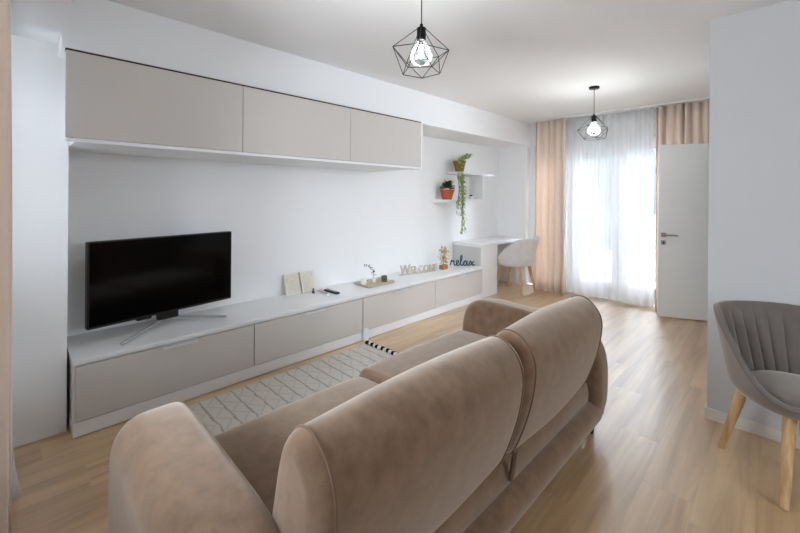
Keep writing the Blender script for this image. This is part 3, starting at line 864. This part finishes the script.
# remotes
def remote(label, p0, p1, wd, m, mb):
    p0 = Vector(p0); p1 = Vector(p1); L = (p1-p0).length
    t = thing('remote_control', label, 'remote control', ((p0+p1)/2).to_tuple(), math.atan2(p1.y-p0.y, p1.x-p0.x), 'remote controls')
    bd = obj('body', box(-L/2, L/2, -wd/2, wd/2, 0, .018, .006, 2), m, t, True, True)
    b = bmesh.new()
    for k in range(7):
        for q in (-1, 0, 1): lathe([(0, .0205), (.004, .0205), (.004, .0175)], 8, (-L*.36+k*L*.11, q*.011, 0), b)
    obj('buttons', b, mb, bd, False, True)
remote('black remote control lying on the worktop', (-3.20, 2.20, ZT), (-3.00, 2.205, ZT), .046, 'black', 'steel')
remote('slim pale remote control beside the black one', (-3.17, 2.105, ZT), (-3.00, 2.095, ZT), .036, 'white', 'rail')
# tray with candle cup, sprig vase and small olive candle
t = thing('tray', 'pale wooden serving tray on the worktop', 'tray', (-3.08, 2.74, ZT))
obj('plate', box(-3.20, -2.97, 2.56, 2.92, ZT, ZT+.012, .005, 2), 'tray', t)
b = bmesh.new(); tube(b, smooth_loop([(-3.205, 2.555, ZT+.018), (-3.205, 2.925, ZT+.018), (-2.965, 2.925, ZT+.018), (-2.965, 2.555, ZT+.018)], 1), .007, 8, closed=True)
obj('rim', b, 'tray', t, True)
t = thing('candle_glass', 'white candle glass on the tray', 'candle', (-3.12, 2.62, ZT+.012))
obj('glass', lathe([(0, 0), (.030, 0), (.033, .06), (.030, .06), (.028, .045), (0, .045)], 24, (-3.12, 2.62, ZT+.012)), 'wglass', t, True)
b = bmesh.new(); tube(b, [(-3.12, 2.62, ZT+.055), (-3.12, 2.62, ZT+.068)], .0015, 5); obj('wick', b, 'gap', t)
t = thing('votive', 'short olive candle on the tray', 'candle', (-3.06, 2.86, ZT+.012))
obj('wax', lathe([(0, 0), (.030, 0), (.031, .058), (.026, .062), (0, .060)], 24, (-3.06, 2.86, ZT+.012)), 'greenc', t, True)
b = bmesh.new(); tube(b, [(-3.06, 2.86, ZT+.070), (-3.06, 2.86, ZT+.083)], .0015, 5); obj('wick', b, 'gap', t)
vx, vy = -3.12, 2.765; VZ = ZT+.0125
t = thing('sprig_vase', 'slim glass vase with a dark leafy sprig on the tray', 'vase', (vx, vy, VZ))
obj('vase', lathe([(0, 0), (.018, 0), (.022, .025), (.010, .05), (.010, .065), (.008, .065), (.008, .05), (.018, .025), (0, .006)], 20, (vx, vy, VZ)), 'wglass', t, True)
sp = smooth_loop([(vx, vy, ZT+.05), (vx, vy-.005, ZT+.11), (vx+.01, vy-.06, ZT+.17), (vx, vy-.14, ZT+.215)], 6, False)
b = bmesh.new(); tube(b, sp, .002, 5); obj('twig', b, 'brown', t)
b = bmesh.new()
for i, p in enumerate(sp[3:]):
    leaf(b, p, (rr.uniform(-.4, .6), -.4+.8*(i % 2), rr.uniform(0, .5)), .035, .018, .2)
solid(obj('foliage', b, 'greenc', t, True), .001, 0)

# WELCOME sign: letters cut from whitewashed wood on a base strip
def letter_mesh(ch, size, depth):
    cu = bpy.data.curves.new('letter', 'FONT'); cu.body = ch; cu.size = size; cu.extrude = depth/2; cu.offset = size*.012
    cu.resolution_u = 3
    o = bpy.data.objects.new('letter', cu); COL.objects.link(o)
    bpy.context.view_layer.update()
    dg = bpy.context.evaluated_depsgraph_get()
    me = bpy.data.meshes.new_from_object(o.evaluated_get(dg)); wv = [v.co.x for v in me.vertices]
    bpy.data.objects.remove(o); bpy.data.curves.remove(cu)
    return me, min(wv), max(wv)
A = Vector((-3.19, 3.235, ZT)); B = Vector((-3.07, 3.79, ZT)); dv = (B-A).normalized()
t = thing('welcome_sign', 'whitewashed wooden letters spelling WELCOME on the worktop', 'sign', A.to_tuple(), math.atan2(dv.y, dv.x))
letters = []; xx = 0
for i, ch in enumerate('WELCOME'):
    me, a0, a1 = letter_mesh(ch, .155 if i == 0 else .118, .018)
    letters.append((me, a0, a1, xx)); xx += (a1-a0)+.012
fit = (B-A).length/xx
obj('base_strip', box(-.005, (B-A).length, -.018, .018, 0, .010, .002, 1), 'wash', t, local=True)
for me, a0, a1, x0 in letters:
    me.transform(Matrix.Translation((0, 0, .010)) @ Matrix.Rotation(PI/2, 4, 'X') @ Matrix.Translation((-a0, 0, 0)))
    me.transform(Matrix.Scale(fit, 4, (1, 0, 0)))
    me.materials.clear(); me.materials.append(MT['wash'])
    lo = bpy.data.objects.new('letter', me); COL.objects.link(lo); lo.parent = t; lo.location = (x0*fit, 0, 0)
    # slab serifs at foot and head
# relax sign: one bent cursive stroke
A = Vector((-3.16, 4.165, ZT)); B = Vector((-2.925, 4.40, ZT)); dv = (B-A).normalized(); L = (B-A).length; u_ = L/9.2
t = thing('relax_sign', 'slate blue cursive wire word relax leaning by the desk panel', 'sign', A.to_tuple(), math.atan2(dv.y, dv.x))
s1 = [(0, .2), (.3, 1.5), (.5, 2.0), (.62, 1.6), (1.0, 1.85), (1.35, 1.6), (1.35, .8), (1.55, .3), (1.95, .25), (2.5, .7), (3.0, 1.3), (2.9, 1.8), (2.5, 1.8), (2.2, 1.1), (2.3, .4), (2.8, .1), (3.4, .45), (4.0, 1.7), (4.35, 3.1), (4.15, 3.8), (3.85, 3.4), (3.8, 1.8), (3.9, .5), (4.3, .12), (4.75, .5), (5.1, 1.2), (5.6, 1.75), (5.95, 1.7), (5.5, 1.8), (5.05, 1.2), (5.1, .4), (5.5, .15), (6.0, .7), (6.2, 1.75), (6.2, .6), (6.5, .15), (6.9, .4), (7.2, 1.2), (7.5, 1.75), (7.8, 1.3), (8.2, .5), (8.6, .15), (9.1, .5)]
s2 = [(8.8, 1.75), (8.3, 1.2), (7.75, .5), (7.25, .15)]
for s in (s1, s2):
    pts = smooth_loop([(p[0]*u_, 0, p[1]*u_+.006) for p in s], 5, False)
    b = bmesh.new(); tube(b, pts, .008, 8); obj('stroke', b, 'navy', t, True, True)
# small tree ornament with wooden foot
tx, ty = -3.09, 3.93
t = thing('tree_ornament', 'round gold leaf tree ornament on a wooden block', 'ornament', (tx, ty, ZT))
obj('block', box(tx-.03, tx+.03, ty-.055, ty+.055, ZT, ZT+.055, .003, 1), 'wood', t)
b = bmesh.new(); tube(b, [(tx, ty, ZT+.05), (tx, ty, ZT+.16)], .004, 6)
for k in range(9):
    a = PI*(.1+.8*k/8); tube(b, [(tx, ty, ZT+.12), (tx, ty+.07*math.cos(a), ZT+.17+.07*math.sin(a))], .0022, 5)
obj('trunk', b, 'wood', t, True)
b = bmesh.new(); c0 = Vector((tx, ty, ZT+.175))
for k in range(80):
    a = rr.uniform(0, 2*PI); q = math.sqrt(rr.uniform(.04, 1))*.098
    p = c0+Vector((rr.uniform(-.012, .012), q*math.cos(a), q*math.sin(a)))
    leaf(b, p, (rr.uniform(-.3, .6), math.cos(a), math.sin(a)), .034, .024, .0)
solid(obj('leaves', b, 'gold', t, True), .0015, 0)

# ------------------------------------------------------------------ outside the balcony door
def tagb(o, label, cat): return tag(o, label, cat)
o = obj('ground_outside', box(-9, 4, YF+.25, 26, -.25, -.12), 'concrete'); tag(o, 'pale paving outside the balcony door', kind='structure')
t = thing('balcony_railing', 'grey balcony railing outside the glass door', 'railing', (-2, 7.55, -.12))
b = bmesh.new(); box(-6, 2, 7.53, 7.57, .95, 1.0, .004, 1, b); obj('top_rail', b, 'rail', t)
obj('lower_rail', box(-6, 2, 7.535, 7.565, -.02, .02, .004, 1), 'rail', t)
for k in range(54):
    obj('baluster', box(-6+k*.15-.008, -6+k*.15+.008, 7.542, 7.558, .02, .95), 'rail', t)
for k in range(5): obj('post', box(-6+k*2-.02, -6+k*2+.02, 7.53, 7.57, -.12, .95), 'rail', t)
tag(obj('garden_wall', box(-9, 4, 12.0, 12.25, -.12, .9, .02, 2), 'render'), 'low pale wall across the yard', 'wall')
def tree_blob(label, x, y, z, r, seed):
    q = random.Random(seed)
    t = thing('garden_tree', label, 'tree', (x, y, -.12), 0, 'pale trees beyond the yard')
    obj('trunk', lathe([(0, 0), (.14, 0), (.09, z+.1), (0, z+.1)], 10, (x, y, -.12)), 'stem', t)
    b = bmesh.new()
    for k in range(500):
        a = q.uniform(0, 2*PI); e = math.asin(q.uniform(-1, 1)); rr_ = r*q.uniform(.65, 1)
        d = Vector((math.cos(a)*math.cos(e), math.sin(a)*math.cos(e), math.sin(e)))
        leaf(b, Vector((x, y, z))+Vector((d.x, d.y, d.z*1.1))*rr_, d, .4, .3, .3)
    lathe([(0, -r*.8), (r*.6, -r*.5), (r*.75, 0), (r*.55, r*.6), (0, r*.8)], 12, (x, y, z), b)
    obj('crown', b, 'hedge', t)
tree_blob('pale tree seen through the left glass leaf', -6.2, 15.5, 3.0, 2.0, 1)
tree_blob('pale tree seen through the right glass leaf', -1.0, 16.5, 3.2, 2.2, 2)
bl = thing('neighbour_house', 'pale neighbouring house beyond the trees', 'building', (-4, 22, -.12))
obj('facade', box(-14, 6, 21, 24, -.12, 7), 'render', bl)
for k in range(6): 
    for z in (1, 3.8): obj('window', box(-12+k*3, -10.8+k*3, 20.94, 21.0, z, z+1.5, .02, 1), 'rail', bl)
